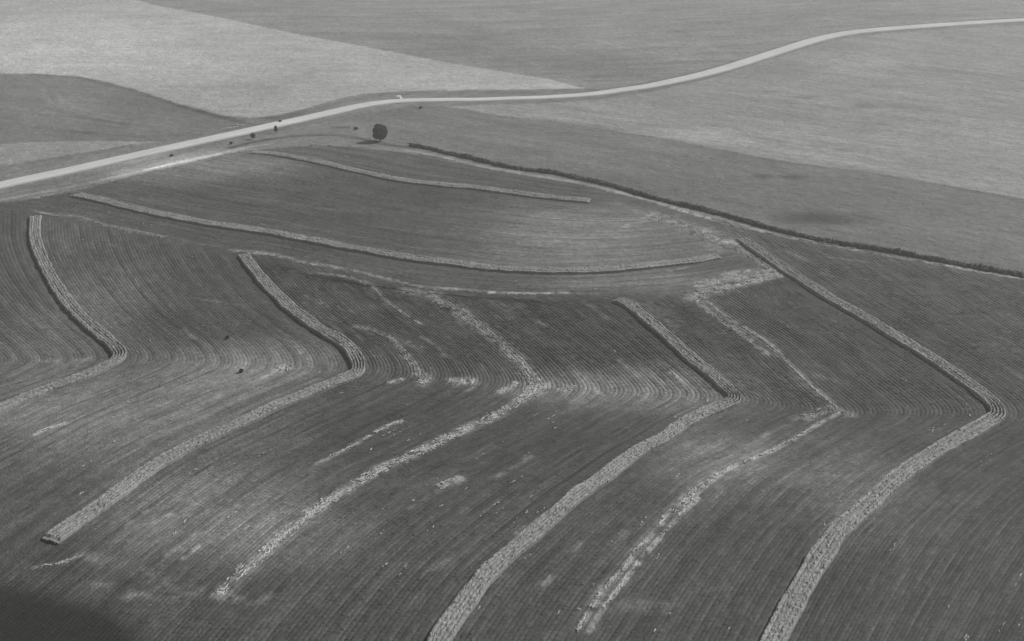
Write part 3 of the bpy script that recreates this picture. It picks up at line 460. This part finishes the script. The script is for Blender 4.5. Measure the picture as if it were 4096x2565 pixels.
def crop_row(A, B, s, ds, height, seed, poly):
    """one row of plants between guides A and B at fraction s, width ds"""
    ph = rng.random() * .6 + .4 * rng.random(len(A) - 1)      # plants do not stand in step from row to row
    A = A[:-1] * (1 - ph[:, None]) + A[1:] * ph[:, None]; B = B[:-1] * (1 - ph[:, None]) + B[1:] * ph[:, None]
    cr = np.array([-.5, -.26, 0, .26, .5]); hh = np.array([0, .72, 1, .72, 0])
    sv = s + cr * ds
    Q = A[:, None, :] * (1 - sv[None, :, None]) + B[:, None, :] * sv[None, :, None]
    n = len(A)
    wd_ = np.hypot(*(Q[:, 4] - Q[:, 0]).T)
    jit = rng.normal(0, .03, (n, 5)) * wd_[:, None]; jit[:, [0, 4]] = 0
    d = (Q[:, 4] - Q[:, 0]) / np.maximum(wd_, 1e-6)[:, None]
    Q = Q + d[:, None, :] * jit[..., None]
    hs = height * np.clip(wd_, .5, 1.3) * (1 + .26 * rng.normal(0, 1, n)); hs = np.clip(hs, .03, .6)
    hs *= .65 + .7 * vnoise(Q[:, 2, 0], Q[:, 2, 1], 6, 41)
    hs *= np.where(vnoise(Q[:, 2, 0] + seed * 3.7, Q[:, 2, 1], 3.5, 43) < .22, .4, 1)
    hs *= .25 + .75 * np.clip(linedist(Q[:, 2, 0], Q[:, 2, 1], poly, 5) / 5, 0, 1)
    z = gz(Q[..., 0], Q[..., 1]) + .03 + hs[:, None] * hh[None, :] * (1 + .08 * rng.normal(0, 1, (n, 5)) * (hh > 0))
    along = np.clip(np.interp(np.arange(n), np.arange(0, n + 12, 12), rng.normal(0, 1, len(np.arange(0, n + 12, 12)))), -2, 2)
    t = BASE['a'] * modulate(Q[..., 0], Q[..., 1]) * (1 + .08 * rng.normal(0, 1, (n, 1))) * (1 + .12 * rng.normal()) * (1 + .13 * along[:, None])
    t = t + .18 * stubble(Q[..., 0], Q[..., 1]) * (.5 + rng.random((n, 5)))
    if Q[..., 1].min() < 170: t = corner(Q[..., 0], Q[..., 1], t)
    c = (Q[:-1, 2] + Q[1:, 2]) / 2; rag = rng.normal(0, 1.2); ok = inside(c[:, 0] + rag * .3, c[:, 1] + rag, poly)
    ok &= ~((rng.random(len(ok)) < .5) & (linedist(c[:, 0], c[:, 1], poly, 3) < 1.2))
    # keep to where the photo can see them
    ok &= (np.abs(c[:, 0]) < 60 + .57 * c[:, 1]) & (c[:, 1] > 118)
    idx = np.arange(n * 5).reshape(n, 5)
    F = np.stack([idx[:-1, :-1], idx[1:, :-1], idx[1:, 1:], idx[:-1, 1:]], -1)[ok].reshape(-1, 4)
    return np.c_[Q.reshape(-1, 2), z.ravel()], F, t.ravel()

def clean(V, F, t):
    u, inv = np.unique(F, return_inverse=True)
    return V[u], inv.reshape(F.shape), t[u]

field = empty('crop_field', 0, 230, label='dark field of young crop in chevron-shaped rows filling the lower half', cat='crop field')
FZ = np.array([0, 230, float(relief(0, 230))])
rows = []
for g in range(len(G) - 1):
    A, B = G[g], G[g + 1]
    wid = np.hypot(*(B - A).T); vis = inside(A[:, 0], A[:, 1], CURVES['r_a'])
    wm = np.median(wid[vis]) if vis.any() else np.median(wid)
    n = int(round(wm / 1.12))
    for i in range(n):
        V, F, t = crop_row(A, B, (i + .5) / n, 1 / n, .07 if g < 2 else .13, i, CURVES['r_a'])
        if len(F): V, F, t = clean(V, F, t); rows.append((len(F), V, F, t))
print('crop rows', len(rows))
# the 300 that show largest are parts, the rest one joined part
def showing(r):
    V = r[1]; inb = (np.abs(V[:, 0]) < .5 * V[:, 1] + 22)
    return (inb / (V[:, 1] ** 2 + 130 ** 2)).sum()
rows.sort(key=showing, reverse=True)
def joined(name, rs, mat, off, **kw):
    Vs, Fs, ts, k = [], [], [], 0
    for _, V, F, t in rs: Vs.append(V); Fs.append(F + k); ts.append(t); k += len(V)
    return mesh_obj(name, np.vstack(Vs) - off, np.vstack(Fs), mat, np.concatenate(ts), smooth_shade=False, **kw)
for r in rows[:300]:
    mesh_obj('crop_row', r[1] - FZ, r[2], M_CROP, r[3], parent=field)
if len(rows) > 300: joined('crop_rows', rows[300:], M_CROP, FZ, parent=field, kind='stuff')

# ---------------------------------------------------------------- middle field: fine rows
ML = [smooth(CURVES[k], 1.0) for k in ('m_u', 'm_f', 'm_e', 'm_b')]
def res(c, n):
    s = np.r_[0, np.cumsum(np.hypot(*np.diff(c, axis=0).T))]; s /= s[-1]
    return np.c_[np.interp(np.linspace(0, 1, n), s, c[:, 0]), np.interp(np.linspace(0, 1, n), s, c[:, 1])]
ML = [res(c, 420) for c in ML]
rs = []
for g in range(3):
    A, B = ML[g], ML[g + 1]
    wm = np.percentile(np.hypot(*(B - A).T), 60); n = max(4, int(round(wm / 1.25)))
    for i in range(n):
        V, F, t = crop_row(A, B, (i + .5) / n, 1 / n, .08, i, CURVES['r_b'])
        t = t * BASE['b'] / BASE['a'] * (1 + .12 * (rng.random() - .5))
        if len(F): V, F, t = clean(V, F, t); rs.append((0, V, F, t))
print('mid rows', len(rs))
joined('sown_field', rs, M_CROP, np.zeros(3), kind='stuff', label='dark middle field with fine sweeping rows between the road track and the chevron rows')

# ---------------------------------------------------------------- tall crop strips (rows of plants as parts)
def plants(P, h, spread, n_leaf, tone, dens=1.0):
    """leafy plants at points P: narrow upright leaves bending outwards"""
    n = len(P); k = n_leaf
    a = rng.random((n, k)) * 2 * np.pi; ln = spread * (.5 + .6 * rng.random((n, k))); hh = h[:, None] * (.85 + .22 * rng.random((n, k)))
    b = np.zeros((n, k, 4, 3)); c, s = np.cos(a), np.sin(a); w = .03 + .05 * rng.random((n, k))
    base = np.stack([P[:, 0], P[:, 1], P[:, 2]], -1)[:, None, :]
    mid = base + np.stack([c * ln * .45, s * ln * .45, hh], -1); tip = base + np.stack([c * ln, s * ln, hh * .78], -1)
    sd = np.stack([-s * w, c * w, 0 * w], -1)
    b[:, :, 0] = base + np.stack([c * .03, s * .03, hh * .35], -1); b[:, :, 1] = mid - sd; b[:, :, 2] = tip; b[:, :, 3] = mid + sd
    V = b.reshape(-1, 3); F = np.arange(len(V)).reshape(-1, 4)
    t = np.repeat(tone * (.75 + .5 * rng.random((n, k))).ravel(), 4)
    return V, F, t

def strip(label, key, w0, w1, h, nrow=5, apex=None, tone=.195, gaps=()):
    C0 = smooth(CURVES[key], .6); n = len(C0); Tt, Nn = normals(C0)
    s = np.linspace(0, 1, n); W = (w0 + (w1 - w0) * s) * (.90 + .22 * vnoise(C0[:, 0], C0[:, 1], 3.5, 66))
    nar = np.ones(n)
    if apex is not None:
        d = np.hypot(*(C0 - np.array(CURVES[key][apex])).T); nar = 1 - .5 * np.exp(-(d / 5.0) ** 2)
    thin = np.ones(n)
    for gx, r, q in gaps: thin *= 1 - q * np.exp(-((s - gx) * n * .6 / r) ** 2)
    o = C0[0]; root = empty('crop_strip', float(o[0]), float(o[1]), label=label, cat='crop strip', group='tall crop strips crossing the fields')
    off = np.array(root.location)
    for r in range(nrow):
        q = (r + .5) / nrow - .5
        wob = (vnoise(s * n * .6, s * 0 + r, 9, 51 + r) - .5) * .35
        Cc = C0 + Nn * ((q * W * (.85 + .15 * thin) + wob * .3)[:, None])
        hw_ = W / nrow * .60 * nar
        cr = np.array([-1, -.85, -.35, .35, .85, 1]); hh = np.array([0, .8, .93, .93, .8, 0])
        hs = h * (1 + .05 * rng.normal(0, 1, n)) * (.85 + .3 * vnoise(C0[:, 0], C0[:, 1], 5, 60 + r)) * (.35 + .65 * thin) * .85
        hs[:2] *= .6; hs[-2:] *= .6
        Q = Cc[:, None, :] + Nn[:, None, :] * (cr[None, :] * hw_[:, None] * (1 + .06 * rng.normal(0, 1, (n, 6))))[..., None]
        z = gz(Q[..., 0], Q[..., 1]) + .05 + hs[:, None] * hh[None, :] * (1 + .06 * rng.normal(0, 1, (n, 6)) * (hh > 0))
        V = np.c_[Q.reshape(-1, 2), z.ravel()]; idx = np.arange(n * 6).reshape(n, 6)
        F = np.stack([idx[:-1, :-1], idx[1:, :-1], idx[1:, 1:], idx[:-1, 1:]], -1).reshape(-1, 4)
        t = np.repeat(tone * (1 + .07 * rng.normal()) * (1 + .05 * rng.normal(0, 1, n)) * (.9 + .2 * vnoise(s * n * .6, s * 0 + r, 4, 77)), 6)
        m = int(n * 5); ii = np.sort(rng.integers(0, n, m)); pp = Cc[ii] + rng.normal(0, .16, (m, 2))
        PP = np.c_[pp, gz(pp[:, 0], pp[:, 1])]
        V2, F2, t2 = plants(PP, hs[ii] * .98, .22 * np.mean(nar), 4, tone * 1.05)
        mesh_obj('crop_row', np.vstack([V, V2]) - off, np.vstack([F, F2 + len(V)]), M_STRIP, np.r_[t, t2], parent=root)
    return root

H = 1.2
strip('tall crop strip cut by the left photo edge, bending back in a chevron', 'strip_a', 3.9, 3.8, H, apex=8)
strip('tall crop strip bending at a sharp chevron and ending at the lower left corner', 'strip_b', 3.8, 4.1, H, apex=10, gaps=((.19, 3, .5), (.345, 2.5, .3)))
strip('longest chevron crop strip, running down to the bottom edge right of centre', 'strip_c', 3.8, 4.1, H, apex=10)
strip('tall crop strip starting below the hedge at right, ending in the bottom right corner', 'strip_d', 3.9, 4.3, H, apex=12)
strip('long sagging crop strip across the middle field, from near the road to the right', 'strip_e', 4.3, 4.3, 1.1, nrow=4, gaps=((.43, 1.5, .5), (.68, 1, .4)))
strip('short straight crop strip highest in the middle field, below the round tree', 'strip_f', 4.3, 4.3, 1.1, nrow=4, gaps=((.02, 8, .5),))

# ---------------------------------------------------------------- weedy hedge line
C0 = smooth(CURVES['hedge'], .8); n = len(C0); Tt, Nn = normals(C0)
root = empty('hedge', float(C0[0, 0]), float(C0[0, 1]), label='long dark weedy hedge line running from beside the round tree to the right edge', cat='hedge')
off = np.array(root.location)
cr = np.array([-1, -.9, -.4, .4, .9, 1]); hh = np.array([0, .55, .95, .9, .55, 0])
hs = 1.15 * (.7 + .6 * vnoise(C0[:, 0], C0[:, 1], 4, 71)) * (1 + .12 * rng.normal(0, 1, n))
Wd = 1.25 * (.7 + .6 * vnoise(C0[:, 0], C0[:, 1], 7, 72))
Q = C0[:, None, :] + Nn[:, None, :] * (cr[None, :] * Wd[:, None] * (1 + .2 * rng.normal(0, 1, (n, 6))))[..., None]
z = gz(Q[..., 0], Q[..., 1]) + hs[:, None] * hh[None, :] * (1 + .2 * rng.normal(0, 1, (n, 6)))
V = np.c_[Q.reshape(-1, 2), z.ravel()]; idx = np.arange(n * 6).reshape(n, 6)
F = np.stack([idx[:-1, :-1], idx[1:, :-1], idx[1:, 1:], idx[:-1, 1:]], -1).reshape(-1, 4)
mesh_obj('undergrowth', V - off, F, M_HEDGE, np.zeros(len(V)), parent=root)
m = n * 10; ii = rng.integers(0, n, m); pp = C0[ii] + rng.normal(0, .7, (m, 2))
V2, F2, t2 = plants(np.c_[pp, gz(pp[:, 0], pp[:, 1])], hs[ii] * 1.05, .35, 4, .05)
mesh_obj('foliage', V2 - off, F2, M_HEDGE, t2, parent=root)

# ---------------------------------------------------------------- straw lying in streaks
def clumps(P, D, ln, wd, ht):
    """ragged low heaps of straw at P, lying along D"""
    n = len(P); k = 6
    a = np.arange(k) / k * 2 * np.pi
    r = .75 + .5 * rng.random((n, k)); ex = np.cos(a)[None] * r * ln[:, None] / 2; ey = np.sin(a)[None] * r * wd[:, None] / 2
    N_ = np.c_[-D[:, 1], D[:, 0]]
    ring = P[:, None, :] + D[:, None, :] * ex[..., None] + N_[:, None, :] * ey[..., None]
    zr = gz(ring[..., 0], ring[..., 1]) + .26
    top = np.c_[P, gz(P[:, 0], P[:, 1]) + .26 + ht]
    V = np.concatenate([np.dstack([ring, zr]), top[:, None, :]], 1).reshape(-1, 3)
    b = (np.arange(n) * (k + 1))[:, None]
    F = np.stack([b + np.arange(k)[None], b + (np.arange(k)[None] + 1) % k, np.repeat(b + k, k, 1)], -1).reshape(-1, 3)
    return V, F

Ps, Ds, Ls, Ws, Hs = [], [], [], [], []
def add_streak(pts, w, dens, bright, scat=1.0):
    C1 = smooth(pts, .5); T1, N1_ = normals(C1)
    L = np.hypot(*np.diff(C1, axis=0).T).sum(); m = int(L * dens * (1.3 + 1.0 * w))
    if m < 2 or len(C1) < 3: return
    ii = rng.integers(0, len(C1), m * 2)
    seed = int(abs(C1[0, 0] * 7 + C1[0, 1])) % 97
    lanes = max(1, int(round(w / .9))); lane = (rng.integers(0, lanes, m * 2) + .5) / lanes - .5
    keep = vnoise(ii * .5, lane * w * 3, 3.0, seed) > (.30 if bright else .46)
    ii = ii[keep][:m]; lane = lane[keep][:m]; k = len(ii)
    P = C1[ii] + N1_[ii] * ((lane * w + rng.normal(0, .12 + .10 * w, k))[:, None])
    ang = rng.normal(0, .12, k); D = T1[ii]; c, s = np.cos(ang), np.sin(ang)
    D = np.c_[D[:, 0] * c - D[:, 1] * s, D[:, 0] * s + D[:, 1] * c]
    Ps.append(P); Ds.append(D); Ls.append((.25 + rng.gamma(1.6, .26, k))); Ws.append(.12 + .20 * rng.random(k)); Hs.append(.06 + .12 * rng.random(k))
for s_ in STREAKS:
    if s_[3]: add_streak(*s_)
# stray straw strung along the rows
for g in range(len(G) - 1):
    A, B = G[g], G[g + 1]; wm = np.median(np.hypot(*(B - A).T))
    for q in range(int(wm * 4.2)):
        s_ = rng.random(); i0 = rng.integers(5, N1 + N2 - 30); i1 = i0 + rng.integers(3, 22)
        C1 = A[i0:i1] * (1 - s_) + B[i0:i1] * s_; mid = C1[len(C1) // 2]
        if not inside(mid[:1], mid[1:], CURVES['r_a'])[0] or len(C1) < 3 or (mid[1] < 175 and mid[0] < -55): continue
        if vnoise(mid[0], mid[1], 16, 81) < .42: continue
        add_streak(C1, .25, .35 * rng.random() + .1, 0)
for q in range(420):
    g = rng.integers(0, 3); A, B = ML[g], ML[g + 1]; s_ = rng.random(); i0 = rng.integers(5, 380); i1 = i0 + rng.integers(4, 20)
    C1 = A[i0:i1] * (1 - s_) + B[i0:i1] * s_; mid = C1[len(C1) // 2]
    if not inside(mid[:1], mid[1:], CURVES['r_b'])[0] or vnoise(mid[0], mid[1], 20, 83) < .45: continue
    add_streak(C1, .4, .35 * rng.random() + .1, 0)
P = np.vstack(Ps); D = np.vstack(Ds)
V, F = clumps(P, D, np.concatenate(Ls), np.concatenate(Ws), np.concatenate(Hs))
print('straw', len(P))
mesh_obj('straw', V, F, M_STRAW, kind='stuff', label='bleached straw lying in broken streaks along the crop rows and headlands')

# ---------------------------------------------------------------- trees and bushes
def blob_leaves(c, r, n, size):
    d = rng.normal(0, 1, (n, 3)); d /= np.linalg.norm(d, axis=1)[:, None]
    rad = (.45 + .6 * rng.random(n)) ; p = np.array(c) + d * rad[:, None] * np.array(r)
    a = rng.normal(0, 1, (n, 3)); a /= np.linalg.norm(a, axis=1)[:, None]; b = np.cross(a, d); b /= np.maximum(np.linalg.norm(b, axis=1), 1e-6)[:, None]
    s = size * (.6 + .8 * rng.random((n, 1)))
    V = np.stack([p - a * s, p + b * s * .6, p + a * s, p - b * s * .6], 1).reshape(-1, 3)
    return V, np.arange(n * 4).reshape(-1, 4)

def limb_mesh(segs, k=7):
    V, F, o = [], [], 0
    for (p, q, r0, r1) in segs:
        p, q = np.array(p, float), np.array(q, float); d = q - p; d /= np.linalg.norm(d)
        u = np.cross(d, [0.3, .9, .1]); u /= np.linalg.norm(u); v = np.cross(d, u)
        for c, r in ((p, r0), (q, r1)):
            for i in range(k): V.append(c + (u * math.cos(2 * math.pi * i / k) + v * math.sin(2 * math.pi * i / k)) * r)
        for i in range(k): F.append((o + i, o + (i + 1) % k, o + k + (i + 1) % k, o + k + i))
        o += 2 * k
    return np.array(V), np.array(F)

def tree(name, x, y, w, h, label, cat, nleaf, size, trunk_h, group=None):
    root = empty(name, x, y, label=label, cat=cat, group=group)
    segs = [((0, 0, -.2), (0, 0, trunk_h), h * .035, h * .026)]
    top = h - .15
    for i in range(7):
        a = i * 2.4; e = ((math.cos(a) * w * .3), math.sin(a) * w * .3, trunk_h + (top - trunk_h) * (.35 + .5 * random.random()))
        segs.append(((0, 0, trunk_h * (.8 + .2 * random.random())), e, h * .016, h * .004))
    segs.append(((0, 0, trunk_h), (w * .03, 0, top * .9), h * .024, h * .004))
    V, F = limb_mesh(segs); mesh_obj('trunk', V, F, M_BARK, parent=root)
    Vs, Fs, o = [], [], 0
    zc = trunk_h * .4 + (h - trunk_h * .4) / 2
    nb = 15
    V, F = blob_leaves((0, 0, zc), (w * .42, w * .42, (h - trunk_h * .4) * .43), nleaf // 3, size); Vs.append(V); Fs.append(F); o += len(V)
    for i in range(nb):
        z = -.9 + 1.8 * (i + .5) / nb; a = i * 2.39996 + .4; rr = math.sqrt(1 - z * z)
        e = .30 + .07 * random.random(); c = (math.cos(a) * rr * w * e, math.sin(a) * rr * w * e, zc + z * (h - trunk_h * .4) * .33)
        q = .15 * (.75 + .7 * random.random())
        V, F = blob_leaves(c, (w * q, w * q, h * q * .9), nleaf * 2 // 3 // nb, size); Vs.append(V); Fs.append(F + o); o += len(V)
    mesh_obj('crown', np.vstack(Vs), np.vstack(Fs), M_LEAF, parent=root)
    return root

tx, ty = PLACES['tree']
tree('round_tree', tx, ty, 8.1, 8.6, 'large dark round tree standing alone where the field track meets the hedge line', 'tree', 14000, .30, .5)
for bx, by, bw_, bh, lb in BUSHES:
    nm = 'small_tree' if bh > 3.2 else 'bush'
    tree(nm, bx, by, bw_, max(bh, 1.0), lb, 'tree' if bh > 3.2 else 'bush', 900, .17, .25 if bh < 3.2 else .8, 'dark bushes and shrubs in the fields and on the verges')

# ---------------------------------------------------------------- row of posts, culvert headwall
def box_mesh(cx, cy, cz, sx, sy, sz, rz=0, bev=0):
    c, s = math.cos(rz), math.sin(rz); V = []
    for z in (-1, 1):
        for a, b in ((-1, -1), (1, -1), (1, 1), (-1, 1)):
            px, py = a * sx / 2, b * sy / 2; V.append((cx + px * c - py * s, cy + px * s + py * c, cz + z * sz / 2))
    return np.array(V), np.array([(3, 2, 1, 0), (4, 5, 6, 7), (0, 1, 5, 4), (1, 2, 6, 5), (2, 3, 7, 6), (3, 0, 4, 7)])
a = np.array(PLACES['fence0']); b = np.array(PLACES['fence1'])
fr = empty('post_fence', float(a[0]), float(a[1]), label='short row of small dark posts with rails below the road, left of the round tree', cat='fence')
off = np.array(fr.location); az = math.atan2(*(b - a)[::-1])
post = None
for i in range(8):
    p = a + (b - a) * i / 7
    if post is None:
        V, F = box_mesh(0, 0, .65, .18, .18, 1.5); post = mesh_obj('post', V, F, M_WOOD, parent=fr); o = post
    else:
        o = post.copy(); COL.objects.link(o)
    o.location = (p[0] - off[0], p[1] - off[1], float(relief(*p)) - off[2]); o.rotation_euler.z = az
for z in (.55, 1.05):
    mid = (b - a) / 2; V, F = box_mesh(mid[0], mid[1], z, np.hypot(*(b - a)), .06, .12, az); mesh_obj('rail', V, F, M_WOOD, parent=fr)

wx, wy = PLACES['wall']
cw = empty('culvert_headwall', wx, wy + 3.0, label='small white block on the far edge of the road where it levels out', cat='headwall')
V, F = box_mesh(0, 0, .75, 2.3, 1.2, 2.2); mesh_obj('headwall', V, F, M_CONC, parent=cw)
V, F = box_mesh(1.35, .35, .45, 1.0, .28, 1.1, .7); mesh_obj('wing_wall', V, F, M_CONC, parent=cw)
V, F = box_mesh(-1.35, .35, .45, 1.0, .28, 1.1, -.7); mesh_obj('wing_wall', V, F, M_CONC, parent=cw)

# ---------------------------------------------------------------- air
HAZE = .00028
hm = bpy.data.materials.new('haze'); hm.use_nodes = True; nt = hm.node_tree; nt.nodes.clear()
ou = nt.nodes.new('ShaderNodeOutputMaterial'); pv = nt.nodes.new('ShaderNodeVolumePrincipled')
pv.inputs['Color'].default_value = (.9, .9, .88, 1); pv.inputs['Density'].default_value = HAZE; pv.inputs['Anisotropy'].default_value = .2
nt.links.new(pv.outputs[0], ou.inputs['Volume'])
ex = float(us[-1] * hw.max()) + 50
V, F = box_mesh(0, 4000, (CAM_H + 6 - 12) / 2, 2 * ex, 17000, CAM_H + 18)
hz = mesh_obj('haze', V, F, hm, kind='stuff', label='thin pale haze over the far fields')
